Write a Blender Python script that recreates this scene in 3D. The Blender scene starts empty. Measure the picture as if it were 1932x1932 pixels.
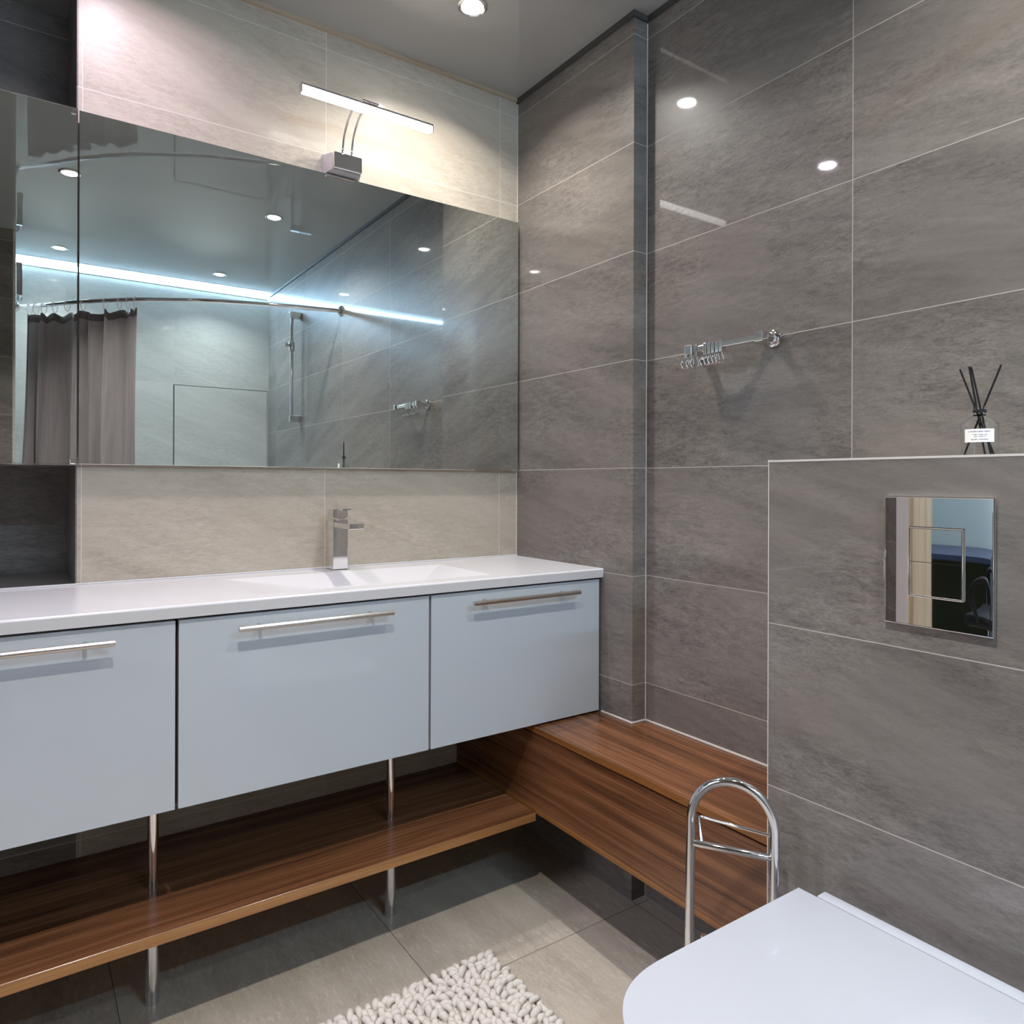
import bpy, bmesh, math, random
import numpy as np
from mathutils import Vector, Matrix

random.seed(7)
S = bpy.context.scene
C = S.collection
PI = math.pi
R = math.radians

# ------------------------------------------------------------------ camera
cam_d = bpy.data.cameras.new('camera')
cam = bpy.data.objects.new('camera', cam_d)
C.objects.link(cam)
cam_d.sensor_fit = 'HORIZONTAL'
cam_d.sensor_width = 36.0
cam_d.lens = 36.0 * 1350.22 / 1932.0
cam_d.shift_y = (910.72 - 966.0) / 1932.0
cam_d.clip_start = 0.02
YAW, ROLL = R(34.65), R(-0.18457)
fw = Vector((math.sin(YAW), math.cos(YAW), 0))
rt = Vector((math.cos(YAW), -math.sin(YAW), 0))
dn = fw.cross(rt)
r2 = math.cos(ROLL) * rt + math.sin(ROLL) * dn
d2 = -math.sin(ROLL) * rt + math.cos(ROLL) * dn
mw = Matrix((r2, -d2, -fw)).transposed().to_4x4()
mw.translation = Vector((0, 0, 1.154))
cam.matrix_world = mw
S.camera = cam

# ------------------------------------------------------------------ world / exposure
w = bpy.data.worlds.new('world')
S.world = w
w.use_nodes = True
w.node_tree.nodes['Background'].inputs[0].default_value = (0.8, 0.86, 1, 1)
w.node_tree.nodes['Background'].inputs[1].default_value = 0.05
S.view_settings.view_transform = 'Standard'
S.view_settings.look = 'None'
S.view_settings.gamma = 1.0
S.view_settings.use_curve_mapping = False
S.view_settings.exposure = 0.12
S.cycles.use_denoising = True
S.cycles.max_bounces = 12
S.cycles.diffuse_bounces = 7
S.cycles.glossy_bounces = 7
S.cycles.transmission_bounces = 8
S.cycles.sample_clamp_indirect = 6.0
S.cycles.blur_glossy = 0.3

SPOT_W = 10.0
TUBE_E = 9.5
STRIP_E = 200.0
ROOM_FILL_W = 75.0

# unseen lavender area light, added as fill for the next room and doorway
rl = bpy.data.lights.new('next_room_fill', 'AREA')
rl.shape = 'RECTANGLE'; rl.size = 1.2; rl.size_y = 1.2
rl.energy = ROOM_FILL_W; rl.color = (0.80, 0.79, 1.0)
ro = bpy.data.objects.new('next_room_fill', rl); C.objects.link(ro)
ro.location = (-1.95, 1.2, 2.42)

# ------------------------------------------------------------------ helpers: materials
def lin(r, g, b):
    f = lambda c: (c / 255 / 12.92) if c / 255 <= 0.04045 else ((c / 255 + 0.055) / 1.055) ** 2.4
    return (f(r), f(g), f(b), 1.0)

def new_mat(name):
    m = bpy.data.materials.new(name); m.use_nodes = True
    nt = m.node_tree
    return m, nt, nt.nodes['Principled BSDF']

class N:
    """small node-graph helper"""
    def __init__(s, nt): s.nt = nt
    def node(s, t, **kw):
        n = s.nt.nodes.new(t)
        for k, v in kw.items(): setattr(n, k, v)
        return n
    def put(s, sock, v):
        if isinstance(v, bpy.types.NodeSocket): s.nt.links.new(v, sock)
        else: sock.default_value = v
    def math(s, op, a, b=0.0, c=None):
        n = s.node('ShaderNodeMath', operation=op)
        s.put(n.inputs[0], a); s.put(n.inputs[1], b)
        if c is not None: s.put(n.inputs[2], c)
        return n.outputs[0]
    def comb(s, x, y, z):
        n = s.node('ShaderNodeCombineXYZ')
        s.put(n.inputs[0], x); s.put(n.inputs[1], y); s.put(n.inputs[2], z)
        return n.outputs[0]
    def noise(s, vec, scale=5.0, detail=3.0, rough=0.5, dist=0.0):
        n = s.node('ShaderNodeTexNoise')
        s.put(n.inputs['Vector'], vec); s.put(n.inputs['Scale'], scale)
        s.put(n.inputs['Detail'], detail); s.put(n.inputs['Roughness'], rough)
        s.put(n.inputs['Distortion'], dist)
        return n.outputs['Fac']
    def mix(s, f, a, b):
        n = s.node('ShaderNodeMix', data_type='RGBA')
        s.put(n.inputs[0], f); s.put(n.inputs[6], a); s.put(n.inputs[7], b)
        return n.outputs[2]
    def ramp(s, f, stops):
        n = s.node('ShaderNodeValToRGB')
        s.put(n.inputs[0], f)
        e = n.color_ramp.elements
        while len(e) < len(stops): e.new(0.5)
        for i, (p, c) in enumerate(stops):
            e[i].position = p; e[i].color = c if len(c) == 4 else (*c, 1)
        return n.outputs[0]
    def mapr(s, f, a, b, c, d):
        n = s.node('ShaderNodeMapRange')
        s.put(n.inputs[0], f)
        for i, v in enumerate((a, b, c, d)): n.inputs[i + 1].default_value = v
        return n.outputs[0]
    def bump(s, h, strength, dist=0.001):
        n = s.node('ShaderNodeBump')
        s.put(n.inputs['Height'], h)
        n.inputs['Strength'].default_value = strength; n.inputs['Distance'].default_value = dist
        return n.outputs[0]

def tile_mat(name, ca, cb, grout, axis, u0, uw, v0, vh, gw=0.0017, rough=0.36, vein=22.0, spec=0.25, contrast=1.0, coat=0.45):
    """large stoneware tiles with streaky veining; joints at u0+k*uw and v0+k*vh"""
    m, nt, b = new_mat(name); g = N(nt)
    geo = g.node('ShaderNodeNewGeometry')
    sp = g.node('ShaderNodeSeparateXYZ'); nt.links.new(geo.outputs['Position'], sp.inputs[0])
    X, Y, Z = sp.outputs
    if axis == 'floor': u, v, tu = X, Y, X
    else: u, v, tu = (X if axis == 'x' else Y), Z, g.math('ADD', X, Y)
    du = g.math('PINGPONG', g.math('SUBTRACT', u, u0), uw / 2)
    dv = g.math('PINGPONG', g.math('SUBTRACT', v, v0), vh / 2)
    d = g.math('MINIMUM', du, dv)
    mask = g.math('LESS_THAN', d, gw / 2)
    iu = g.math('FLOOR', g.math('DIVIDE', g.math('SUBTRACT', u, u0), uw))
    iv = g.math('FLOOR', g.math('DIVIDE', g.math('SUBTRACT', v, v0), vh))
    wn = g.node('ShaderNodeTexWhiteNoise', noise_dimensions='2D')
    g.put(wn.inputs['Vector'], g.comb(iu, iv, 0.0))
    rnd = wn.outputs['Value']
    a = R(vein); ca_, sa_ = math.cos(a), math.sin(a)
    if axis == 'floor': tu, v = Y, X
    p = g.math('SUBTRACT', g.math('MULTIPLY', tu, ca_), g.math('MULTIPLY', v, sa_))
    q = g.math('ADD', g.math('MULTIPLY', tu, sa_), g.math('MULTIPLY', v, ca_))
    off = g.math('MULTIPLY', rnd, 37.0)
    big = g.noise(g.comb(g.math('MULTIPLY', p, 1.6), g.math('MULTIPLY', q, 9.0), off), 1.0, 6.0, 0.62, 0.4)
    mid = g.noise(g.comb(g.math('MULTIPLY', tu, 28.0), g.math('MULTIPLY', v, 100.0), off), 1.0, 4.0, 0.65, 0.6)
    line = g.noise(g.comb(g.math('MULTIPLY', p, 1.1), g.math('MULTIPLY', q, 26.0), g.math('ADD', off, 9.0)), 1.0, 3.0, 0.5)
    fine = g.noise(g.comb(g.math('MULTIPLY', tu, 120.0), g.math('MULTIPLY', v, 420.0), off), 1.0, 3.0, 0.6)
    patch = g.noise(g.comb(g.math('MULTIPLY', tu, 3.2), g.math('MULTIPLY', v, 5.0), off), 1.0, 2.0)
    grit = g.math('MULTIPLY', g.math('SUBTRACT', g.math('ADD', g.math('MULTIPLY', mid, 0.55), g.math('MULTIPLY', fine, 0.45)), 0.5), g.mapr(patch, 0.35, 0.65, 0.25, 1.15))
    f = g.math('ADD', g.math('ADD', g.math('MULTIPLY', big, 0.62), 0.23), g.math('MULTIPLY', grit, 1.05))
    f = g.math('ADD', f, g.math('MULTIPLY', g.math('SUBTRACT', rnd, 0.5), 0.06))
    c0 = 0.54 - 0.19 / contrast; c1 = 0.54 + 0.19 / contrast
    col = g.mix(g.mapr(f, c0, c1, 0.0, 1.0), ca, cb)
    ln = g.mapr(line, 0.66, 0.76, 0.0, 0.0 if axis == 'floor' else 0.20)
    col = g.mix(ln, col, (min(1, cb[0] * 1.35), min(1, cb[1] * 1.35), min(1, cb[2] * 1.35), 1))
    col = g.mix(mask, col, grout)
    nt.links.new(col, b.inputs['Base Color'])
    rr = g.math('ADD', rough - 0.03, g.math('MULTIPLY', mid, 0.07))
    rr = g.math('ADD', rr, g.math('MULTIPLY', mask, 0.5))
    nt.links.new(rr, b.inputs['Roughness'])
    b.inputs['Specular IOR Level'].default_value = spec
    nt.links.new(g.math('MULTIPLY', g.math('SUBTRACT', 1.0, mask), coat), b.inputs['Coat Weight'])
    b.inputs['Coat Roughness'].default_value = 0.038
    h = g.math('SUBTRACT', g.math('ADD', g.math('MULTIPLY', fine, 0.35), g.math('MULTIPLY', mid, 0.5)), g.math('MULTIPLY', mask, 1.2))
    nt.links.new(g.bump(h, 0.12, 0.0012), b.inputs['Normal'])
    return m

def wood_mat(name, axis, dark, midc, light, rough=0.22):
    """straight-grained walnut veneer, grain along the given object axis"""
    m, nt, b = new_mat(name); g = N(nt)
    tc = g.node('ShaderNodeTexCoord')
    sp = g.node('ShaderNodeSeparateXYZ'); nt.links.new(tc.outputs['Object'], sp.inputs[0])
    ax = {'x': (0, 1, 2), 'y': (1, 0, 2), 'z': (2, 0, 1)}[axis]
    l = sp.outputs[ax[0]]; c = g.math('ADD', sp.outputs[ax[1]], g.math('MULTIPLY', sp.outputs[ax[2]], 1.13))
    wob = g.noise(g.comb(g.math('MULTIPLY', l, 1.1), g.math('MULTIPLY', c, 6.0), 0.0), 1.0, 2.0)
    cc = g.math('ADD', c, g.math('MULTIPLY', wob, 0.05))
    band = g.noise(g.comb(g.math('MULTIPLY', l, 0.8), g.math('MULTIPLY', cc, 38.0), 1.0), 1.0, 3.0, 0.6)
    grain = g.noise(g.comb(g.math('MULTIPLY', l, 3.5), g.math('MULTIPLY', cc, 150.0), 2.0), 1.0, 4.0, 0.65)
    pore = g.noise(g.comb(g.math('MULTIPLY', l, 9.0), g.math('MULTIPLY', cc, 620.0), 3.0), 1.0, 2.0, 0.6)
    f = g.math('ADD', g.math('MULTIPLY', band, 0.55), g.math('ADD', g.math('MULTIPLY', grain, 0.4), g.math('MULTIPLY', pore, 0.12)))
    col = g.ramp(f, [(0.36, dark), (0.53, midc), (0.70, light)])
    nt.links.new(col, b.inputs['Base Color'])
    b.inputs['Roughness'].default_value = rough
    nt.links.new(g.bump(pore, 0.08, 0.0006), b.inputs['Normal'])
    return m

def plain(name, col, rough=0.4, metal=0.0, spec=0.5, nscale=0.0, namt=0.05, **kw):
    """plain material with a faint procedural variation"""
    m, nt, b = new_mat(name); g = N(nt)
    if nscale:
        tc = g.node('ShaderNodeTexCoord')
        n = g.noise(tc.outputs['Object'], nscale, 3.0)
        d = tuple(max(0, c * (1 - namt)) for c in col[:3]) + (1,)
        e = tuple(min(1, c * (1 + namt)) for c in col[:3]) + (1,)
        nt.links.new(g.mix(n, d, e), b.inputs['Base Color'])
    else:
        b.inputs['Base Color'].default_value = col
    b.inputs['Roughness'].default_value = rough
    b.inputs['Metallic'].default_value = metal
    b.inputs['Specular IOR Level'].default_value = spec
    for k, v in kw.items(): b.inputs[k].default_value = v
    return m

def emit(name, col, e):
    m, nt, b = new_mat(name)
    b.inputs['Base Color'].default_value = (0.8, 0.8, 0.8, 1)
    b.inputs['Emission Color'].default_value = col
    b.inputs['Emission Strength'].default_value = e
    return m

DA, DB = lin(94, 88, 83), lin(140, 132, 124)
BA, BB = lin(162, 150, 134), lin(190, 179, 162)
GD = lin(186, 178, 168)
GB = lin(206, 198, 186)
M = {}
M['dark_x'] = tile_mat('dark tile recess', DA, DB, GD, 'y', 1.435, 0.6, -0.004, 0.3, vein=-15.0)
M['dark_pier'] = tile_mat('dark tile pier', DA, DB, GD, 'y', 1.400, 0.6, -0.004, 0.3, vein=-15.0)
M['dark_box'] = tile_mat('dark tile cistern box', DA, DB, GD, 'y', 0.222, 0.6, -0.004, 0.3, vein=-15.0)
M['dark_y'] = tile_mat('dark tile back', DA, DB, GD, 'x', 0.118, 0.6, -0.004, 0.3)
M['dark_rear'] = tile_mat('dark tile rear', DA, DB, GD, 'x', -0.01, 0.6, -0.004, 0.3)
M['beige_y'] = tile_mat('beige tile back', BA, BB, GB, 'x', 0.726, 0.6, -0.004, 0.3, coat=0.22)
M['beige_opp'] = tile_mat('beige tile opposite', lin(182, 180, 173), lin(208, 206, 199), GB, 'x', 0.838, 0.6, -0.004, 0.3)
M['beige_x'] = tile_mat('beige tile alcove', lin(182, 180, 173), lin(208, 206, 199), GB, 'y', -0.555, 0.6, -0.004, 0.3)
M['floor'] = tile_mat('floor tile', lin(160, 150, 135), lin(190, 179, 163), lin(96, 88, 78), 'floor', 0.183, 0.608, 1.415, 0.608, gw=0.002, rough=0.26, vein=4)
M['ceiling'] = plain('stretch ceiling', lin(164, 164, 163), 0.02, 0, 0.5, 2.0, 0.02, IOR=1.95)
M['chrome'] = plain('chrome', (0.80, 0.80, 0.81, 1), 0.06, 1.0)
M['steel'] = plain('brushed steel', (0.62, 0.58, 0.53, 1), 0.24, 1.0)
M['silver'] = plain('satin silver', lin(200, 196, 200), 0.35, 0.6)
M['mirror'] = plain('mirror glass', (0.76, 0.81, 0.79, 1), 0.0, 1.0)
M['mirror_back'] = plain('mirror backing', lin(90, 92, 90), 0.5, 0, 0.4, 8.0)
M['plate'] = plain('polished flush plate', (0.78, 0.80, 0.80, 1), 0.015, 1.0)
M['solid'] = plain('white cast counter', lin(208, 206, 206), 0.22, 0, 0.5, 3.0, 0.01)
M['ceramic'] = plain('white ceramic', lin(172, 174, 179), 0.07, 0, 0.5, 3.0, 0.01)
M['front'] = plain('white glass front', lin(184, 190, 195), 0.05, 0, 0.5, 2.0, 0.01)
M['carcass'] = plain('walnut carcass', lin(64, 42, 30), 0.45, 0, 0.4, 12.0, 0.15)
M['wood_y'] = wood_mat('walnut along bench', 'y', lin(60, 36, 23), lin(110, 71, 45), lin(146, 100, 68))
M['wood_x'] = wood_mat('walnut along shelf', 'x', lin(60, 36, 23), lin(110, 71, 45), lin(146, 100, 68))
M['edge_x'] = wood_mat('walnut edge band along shelf', 'x', lin(118, 78, 42), lin(150, 104, 60), lin(172, 126, 78))
M['edge_y'] = wood_mat('walnut edge band along bench', 'y', lin(104, 64, 30), lin(132, 86, 44), lin(152, 106, 60))
M['rug'] = plain('cream cotton yarn', lin(202, 194, 183), 0.9, 0, 0.2, 60.0, 0.08)
M['black'] = plain('black plastic', lin(22, 22, 24), 0.5, 0, 0.4, 20.0, 0.1)
M['reed'] = plain('black reed', lin(14, 12, 14), 0.6, 0, 0.3, 40.0, 0.1)
M['caulk'] = plain('pale joint sealant', lin(214, 208, 200), 0.5, 0, 0.4, 20.0, 0.03)
M['trim_beige'] = plain('beige ceiling bead', lin(168, 150, 126), 0.5, 0, 0.4, 10.0, 0.04)
M['trim_shade'] = plain('ceiling bead in shadow tone', lin(70, 68, 66), 0.5, 0, 0.4, 10.0, 0.04)  # dark tone stands in for the shadow band under the ceiling
M['white_paint'] = plain('white paint', lin(226, 216, 214), 0.4, 0, 0.4, 6.0, 0.02)
M['teal'] = plain('teal wall paint', lin(160, 178, 172), 0.7, 0, 0.3, 4.0, 0.03)
M['olive'] = plain('olive panel', lin(72, 76, 54), 0.6, 0, 0.3, 6.0, 0.06)
M['desk'] = plain('dark blue desk laminate', lin(52, 62, 84), 0.35, 0, 0.5, 6.0, 0.05)
M['oak'] = wood_mat('pale oak lining', 'z', lin(176, 150, 118), lin(202, 180, 148), lin(214, 200, 172), 0.4)
M['lens'] = emit('downlight lens', (1.0, 0.96, 0.90, 1), 60.0)
M['tube'] = emit('lamp diffuser', (1.0, 0.965, 0.95, 1), TUBE_E)
M['strip'] = emit('LED strip', (0.46, 0.72, 1.0, 1), STRIP_E)
M['tub'] = plain('white acrylic', lin(232, 234, 236), 0.1, 0, 0.5, 3.0, 0.01)
M['glass'] = plain('clear glass', (0.97, 0.98, 0.98, 1), 0.0, 0, 0.5, **{'Transmission Weight': 1.0, 'IOR': 1.35})

def curtain_mat():
    m, nt, b = new_mat('grey satin curtain'); g = N(nt)
    tc = g.node('ShaderNodeTexCoord')
    sp = g.node('ShaderNodeSeparateXYZ'); nt.links.new(tc.outputs['UV'], sp.inputs[0])
    n = g.noise(g.comb(g.math('MULTIPLY', sp.outputs[0], 60.0), g.math('MULTIPLY', sp.outputs[1], 6.0), 0.0), 1.0, 3.0)
    col = g.mix(n, lin(128, 119, 121), lin(160, 151, 152))
    hem = g.math('GREATER_THAN', sp.outputs[1], 0.972)
    col = g.mix(hem, col, lin(92, 80, 80))
    nt.links.new(col, b.inputs['Base Color'])
    b.inputs['Roughness'].default_value = 0.42
    b.inputs['Sheen Weight'].default_value = 0.2
    wv = g.noise(g.comb(g.math('MULTIPLY', sp.outputs[0], 14.0), g.math('MULTIPLY', sp.outputs[1], 9.0), 3.0), 1.0, 3.0)
    nt.links.new(g.bump(wv, 0.5, 0.012), b.inputs['Normal'])
    return m
M['curtain'] = curtain_mat()

def paper_mat():
    """white paper label with a few faint grey print lines"""
    m, nt, b = new_mat('printed paper label'); g = N(nt)
    tc = g.node('ShaderNodeTexCoord')
    sp = g.node('ShaderNodeSeparateXYZ'); nt.links.new(tc.outputs['UV'], sp.inputs[0])
    U, V = sp.outputs[0], sp.outputs[1]
    tot = None
    for v, hw, h in ((0.80, 0.36, 0.05), (0.56, 0.24, 0.045), (0.42, 0.20, 0.04), (0.20, 0.28, 0.05)):
        a = g.math('LESS_THAN', g.math('ABSOLUTE', g.math('SUBTRACT', V, v)), h)
        c = g.math('LESS_THAN', g.math('ABSOLUTE', g.math('SUBTRACT', U, 0.5)), hw)
        t = g.math('MULTIPLY', a, c)
        tot = t if tot is None else g.math('MAXIMUM', tot, t)
    brk = g.math('GREATER_THAN', g.noise(g.comb(g.math('MULTIPLY', U, 46.0), V, 0.0), 1.0, 1.0), 0.42)
    col = g.mix(g.math('MULTIPLY', tot, brk), lin(236, 236, 232), lin(150, 148, 160))
    nt.links.new(col, b.inputs['Base Color']); b.inputs['Roughness'].default_value = 0.6
    return m
M['paper'] = paper_mat()

# ------------------------------------------------------------------ helpers: meshes
def box(bm, x0, x1, y0, y1, z0, z1, bev=0.0, seg=2):
    vs = [bm.verts.new((x, y, z)) for x in (x0, x1) for y in (y0, y1) for z in (z0, z1)]
    F = [(0, 1, 3, 2), (4, 6, 7, 5), (0, 4, 5, 1), (2, 3, 7, 6), (0, 2, 6, 4), (1, 5, 7, 3)]
    fs = [bm.faces.new([vs[i] for i in f]) for f in F]
    if bev:
        es = list({e for f in fs for e in f.edges})
        bmesh.ops.bevel(bm, geom=es, offset=bev, segments=seg, profile=0.5, affect='EDGES')

def tube(bm, pts, r, n=14, closed=False, cap=True):
    pts = [Vector(p) for p in pts]
    rr = r if isinstance(r, (list, tuple)) else [r] * len(pts)
    L = len(pts); rings = []; up = None
    for i, p in enumerate(pts):
        if closed: t = pts[(i + 1) % L] - pts[i - 1]
        else: t = pts[min(i + 1, L - 1)] - pts[max(i - 1, 0)]
        t.normalize()
        if up is None:
            a = Vector((0, 0, 1)) if abs(t.z) < 0.9 else Vector((1, 0, 0))
            up = t.cross(a).normalized()
        else:
            up = (up - t * up.dot(t)).normalized()
        s = t.cross(up)
        rings.append([bm.verts.new(p + rr[i] * (math.cos(2 * PI * k / n) * up + math.sin(2 * PI * k / n) * s)) for k in range(n)])
    m = L if closed else L - 1
    for i in range(m):
        A, B = rings[i], rings[(i + 1) % L]
        for k in range(n):
            bm.faces.new((A[k], A[(k + 1) % n], B[(k + 1) % n], B[k]))
    if cap and not closed:
        bm.faces.new(rings[0][::-1]); bm.faces.new(rings[-1])

def lathe(bm, prof, n=32, axis='z', c=(0, 0, 0)):
    """profile of (radius, height) turned round an axis through c"""
    c = Vector(c); rings = []
    for r, h in prof:
        ring = []
        for k in range(n):
            a = 2 * PI * k / n
            u, v = r * math.cos(a), r * math.sin(a)
            p = {'z': (u, v, h), 'x': (h, u, v), 'y': (v, h, u)}[axis]
            ring.append(bm.verts.new(c + Vector(p)))
        rings.append(ring)
    for A, B in zip(rings, rings[1:]):
        for k in range(n):
            bm.faces.new((A[k], A[(k + 1) % n], B[(k + 1) % n], B[k]))
    if prof[0][0] > 1e-6: bm.faces.new(rings[0][::-1])
    if prof[-1][0] > 1e-6: bm.faces.new(rings[-1])

def prism(bm, poly, z0, z1, bev=0.0, seg=2):
    a = [bm.verts.new((x, y, z0)) for x, y in poly]
    b = [bm.verts.new((x, y, z1)) for x, y in poly]
    n = len(poly)
    fs = [bm.faces.new(a[::-1]), bm.faces.new(b)]
    for i in range(n): fs.append(bm.faces.new((a[i], a[(i + 1) % n], b[(i + 1) % n], b[i])))
    if bev:
        es = list(set(fs[1].edges))
        bmesh.ops.bevel(bm, geom=es, offset=bev, segments=seg, profile=0.5, affect='EDGES')

def obj(name, bm, mat, parent=None, smooth=False, loc=None):
    bmesh.ops.recalc_face_normals(bm, faces=bm.faces)
    me = bpy.data.meshes.new(name); bm.to_mesh(me); bm.free()
    me.materials.append(mat)
    if smooth:
        me.polygons.foreach_set('use_smooth', [True] * len(me.polygons))
        try: me.set_sharp_from_angle(angle=R(38))
        except Exception: pass
    o = bpy.data.objects.new(name, me); C.objects.link(o)
    if parent: o.parent = parent
    if loc: o.location = loc
    return o

def bmof(fn, *a, **k):
    bm = bmesh.new(); fn(bm, *a, **k); return bm

def tag(o, label, cat, group=None):
    o['label'] = label; o['category'] = cat
    if group: o['group'] = group
    return o

def thing(name, label, cat, loc=(0, 0, 0), rz=0.0, group=None):
    o = bpy.data.objects.new(name, None); C.objects.link(o)
    o.empty_display_size = 0.05
    o.location = loc; o.rotation_euler = (0, 0, rz)
    return tag(o, label, cat, group)

def struct(name, bm, mat):
    o = obj(name, bm, mat); o['kind'] = 'structure'; return o

def arc(c, r, a0, a1, n, ax='xz'):
    out = []
    for i in range(n + 1):
        a = a0 + (a1 - a0) * i / n
        u, v = r * math.cos(a), r * math.sin(a)
        d = {'xz': (u, 0, v), 'yz': (0, u, v), 'xy': (u, v, 0)}[ax]
        out.append((c[0] + d[0], c[1] + d[1], c[2] + d[2]))
    return out

def catmull(P, n=8):
    P = [Vector(p) for p in P]; out = []
    for i in range(len(P) - 1):
        p0, p1, p2, p3 = P[max(i - 1, 0)], P[i], P[i + 1], P[min(i + 2, len(P) - 1)]
        for k in range(n):
            t = k / n
            out.append(0.5 * ((2 * p1) + (p2 - p0) * t + (2 * p0 - 5 * p1 + 4 * p2 - p3) * t * t + (3 * p1 - p0 - 3 * p2 + p3) * t ** 3))
    out.append(P[-1]); return out

# ------------------------------------------------------------------ the room shell
XP, XR, XB = 1.398, 1.449, 1.147      # pier face, recessed wall, cistern box face
YB, YN, YO = 1.995, 2.37, -1.155      # back wall, niche back, wall behind the bath
YP, XE, ZC = 1.436, 0.118, 2.457      # pier end, beige wall's left edge, ceiling
XL, YD, XA = -0.90, -0.57, -0.01      # doorway wall, dark wall behind, alcove side

struct('floor', bmof(box, XL - 2.2, XR + 0.12, YO - 0.12, 3.3, -0.06, 0), M['floor'])
struct('ceiling', bmof(box, XL - 2.2, XR + 0.12, YO - 0.12, 3.3, ZC, ZC + 0.06), M['ceiling'])
struct('wall_back', bmof(box, XE, XP, YB, YN + 0.1, 0, ZC), M['beige_y'])
bm = bmesh.new(); box(bm, XL, XE, YB, YN, 0, 0.903); box(bm, XL, XE, YN, YN + 0.1, 0, ZC)
struct('wall_niche', bm, M['dark_y'])
struct('wall_niche_side', bmof(box, XE - 0.004, XE, YB + 0.0005, YN, 0.9035, ZC - 0.001), M['dark_y'])
struct('wall_pier', bmof(box, XP, XR + 0.1, YP, YN + 0.1, 0, ZC), M['dark_pier'])
struct('wall_right', bmof(box, XR, XR + 0.1, YO - 0.1, YP, 0, ZC), M['dark_x'])
struct('wall_cistern', bmof(box, XB, XR, 0.222, 0.822, 0, 1.196), M['dark_box'])
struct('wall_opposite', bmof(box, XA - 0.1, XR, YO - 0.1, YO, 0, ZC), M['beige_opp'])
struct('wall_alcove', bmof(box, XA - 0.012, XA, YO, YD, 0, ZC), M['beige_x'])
struct('wall_rear', bmof(box, XL - 0.15, XA - 0.0125, YD - 0.1, YD, 0, ZC), M['dark_rear'])
# doorway wall with its opening
DY0, DY1, DZ = 0.72, 1.57, 2.05
bm = bmesh.new()
box(bm, XL - 0.15, XL, YD, DY0, 0, ZC); box(bm, XL - 0.15, XL, DY1, YN, 0, ZC); box(bm, XL - 0.15, XL, DY0, DY1, DZ, ZC)
struct('wall_left', bm, M['dark_x'])
bm = bmesh.new()
box(bm, XL - 0.16, XL + 0.004, DY1 - 0.02, DY1 + 0.0, 0, DZ); box(bm, XL - 0.16, XL + 0.004, DY0, DY0 + 0.02, 0, DZ)
box(bm, XL - 0.16, XL + 0.004, DY0 + 0.02, DY1 - 0.02, DZ - 0.02, DZ)
struct('trim_1', bm, M['oak'])
bm = bmesh.new()
box(bm, XL, XL + 0.012, DY1, DY1 + 0.085, 0, DZ + 0.085, 0.003); box(bm, XL, XL + 0.012, DY0 - 0.085, DY0, 0, DZ + 0.085, 0.003)
box(bm, XL, XL + 0.012, DY0, DY1, DZ, DZ + 0.085, 0.003)
struct('trim_2', bm, M['white_paint'])
# room beyond the doorway
bm = bmesh.new()
box(bm, XL - 2.2, XL - 2.1, 0.2, 3.2, 0, ZC); box(bm, XL - 2.1, XL - 0.15, 3.1, 3.2, 0, ZC); box(bm, XL - 2.1, XL - 0.15, 0.2, 0.3, 0, ZC)
box(bm, XL - 0.15, XL - 0.05, YN + 0.1, 3.2, 0, ZC)
struct('wall_next_room', bm, M['teal'])
# beads, edges and sealant joints
struct('trim_3', bmof(box, XE, XP - 0.008, YB - 0.008, YB, ZC - 0.012, ZC), M['trim_beige'])
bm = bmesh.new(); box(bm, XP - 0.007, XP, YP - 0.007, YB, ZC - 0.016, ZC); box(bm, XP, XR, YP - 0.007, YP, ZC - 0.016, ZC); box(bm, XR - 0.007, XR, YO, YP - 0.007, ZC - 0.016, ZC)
struct('trim_4', bm, M['trim_shade'])  # bead along the dark walls, ceiling shadow line put into its colour
bm = bmesh.new()
box(bm, XB - 0.0006, XB + 0.003, 0.222, 0.823, 1.1935, 1.1970)
box(bm, XB, XR, 0.8215, 0.8235, 1.1935, 1.1975)
box(bm, XB - 0.0004, XB + 0.001, 0.8210, 0.8224, 0, 1.193)
struct('trim_5', bm, M['caulk'])
bm = bmesh.new()
box(bm, XR - 0.0016, XR, YP - 0.002, YP, 0.492, 2.44)
box(bm, XP - 0.0012, XP, YB - 0.002, YB, 0.91, 1.19); box(bm, XP - 0.0012, XP, YB - 0.002, YB, 2.035, 2.44)
box(bm, XR - 0.004, XR, 0.823, YP, 0.4905, 0.4945); box(bm, XP, XR, YP - 0.004, YP, 0.4905, 0.4945); box(bm, XP - 0.004, XP, YP - 0.004, 1.56, 0.4905, 0.4945)
struct('trim_6', bm, M['caulk'])

# access hatch and LED strip on the wall behind the bath
bm = bmesh.new(); box(bm, 0.842, XR - 0.012, YO, YO + 0.006, 1.20, 1.785, 0.001)
hatch = obj('access_hatch', bm, M['beige_opp']); tag(hatch, 'beige tiled access hatch in the wall reflected at the middle of the mirror', 'access hatch')
f = bmesh.new()
for a in ((0.838, 0.842, 1.20, 1.789), (0.842, XR - 0.010, 1.785, 1.789)):
    box(f, a[0], a[1], YO, YO + 0.005, a[2], a[3])
obj('frame', f, M['black'], hatch)
t = thing('led_strip', 'glowing cool white LED strip along the ceiling, reflected in the mirror', 'light strip', (0, YO, 0))
obj('profile', bmof(box, XA + 0.002, XR - 0.009, 0.0005, 0.006, 2.428, 2.4335), M['steel'], t)
obj('diffuser', bmof(box, XA + 0.004, XR - 0.011, 0.0005, 0.022, 2.434, 2.4568, 0.003), M['strip'], t)

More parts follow.
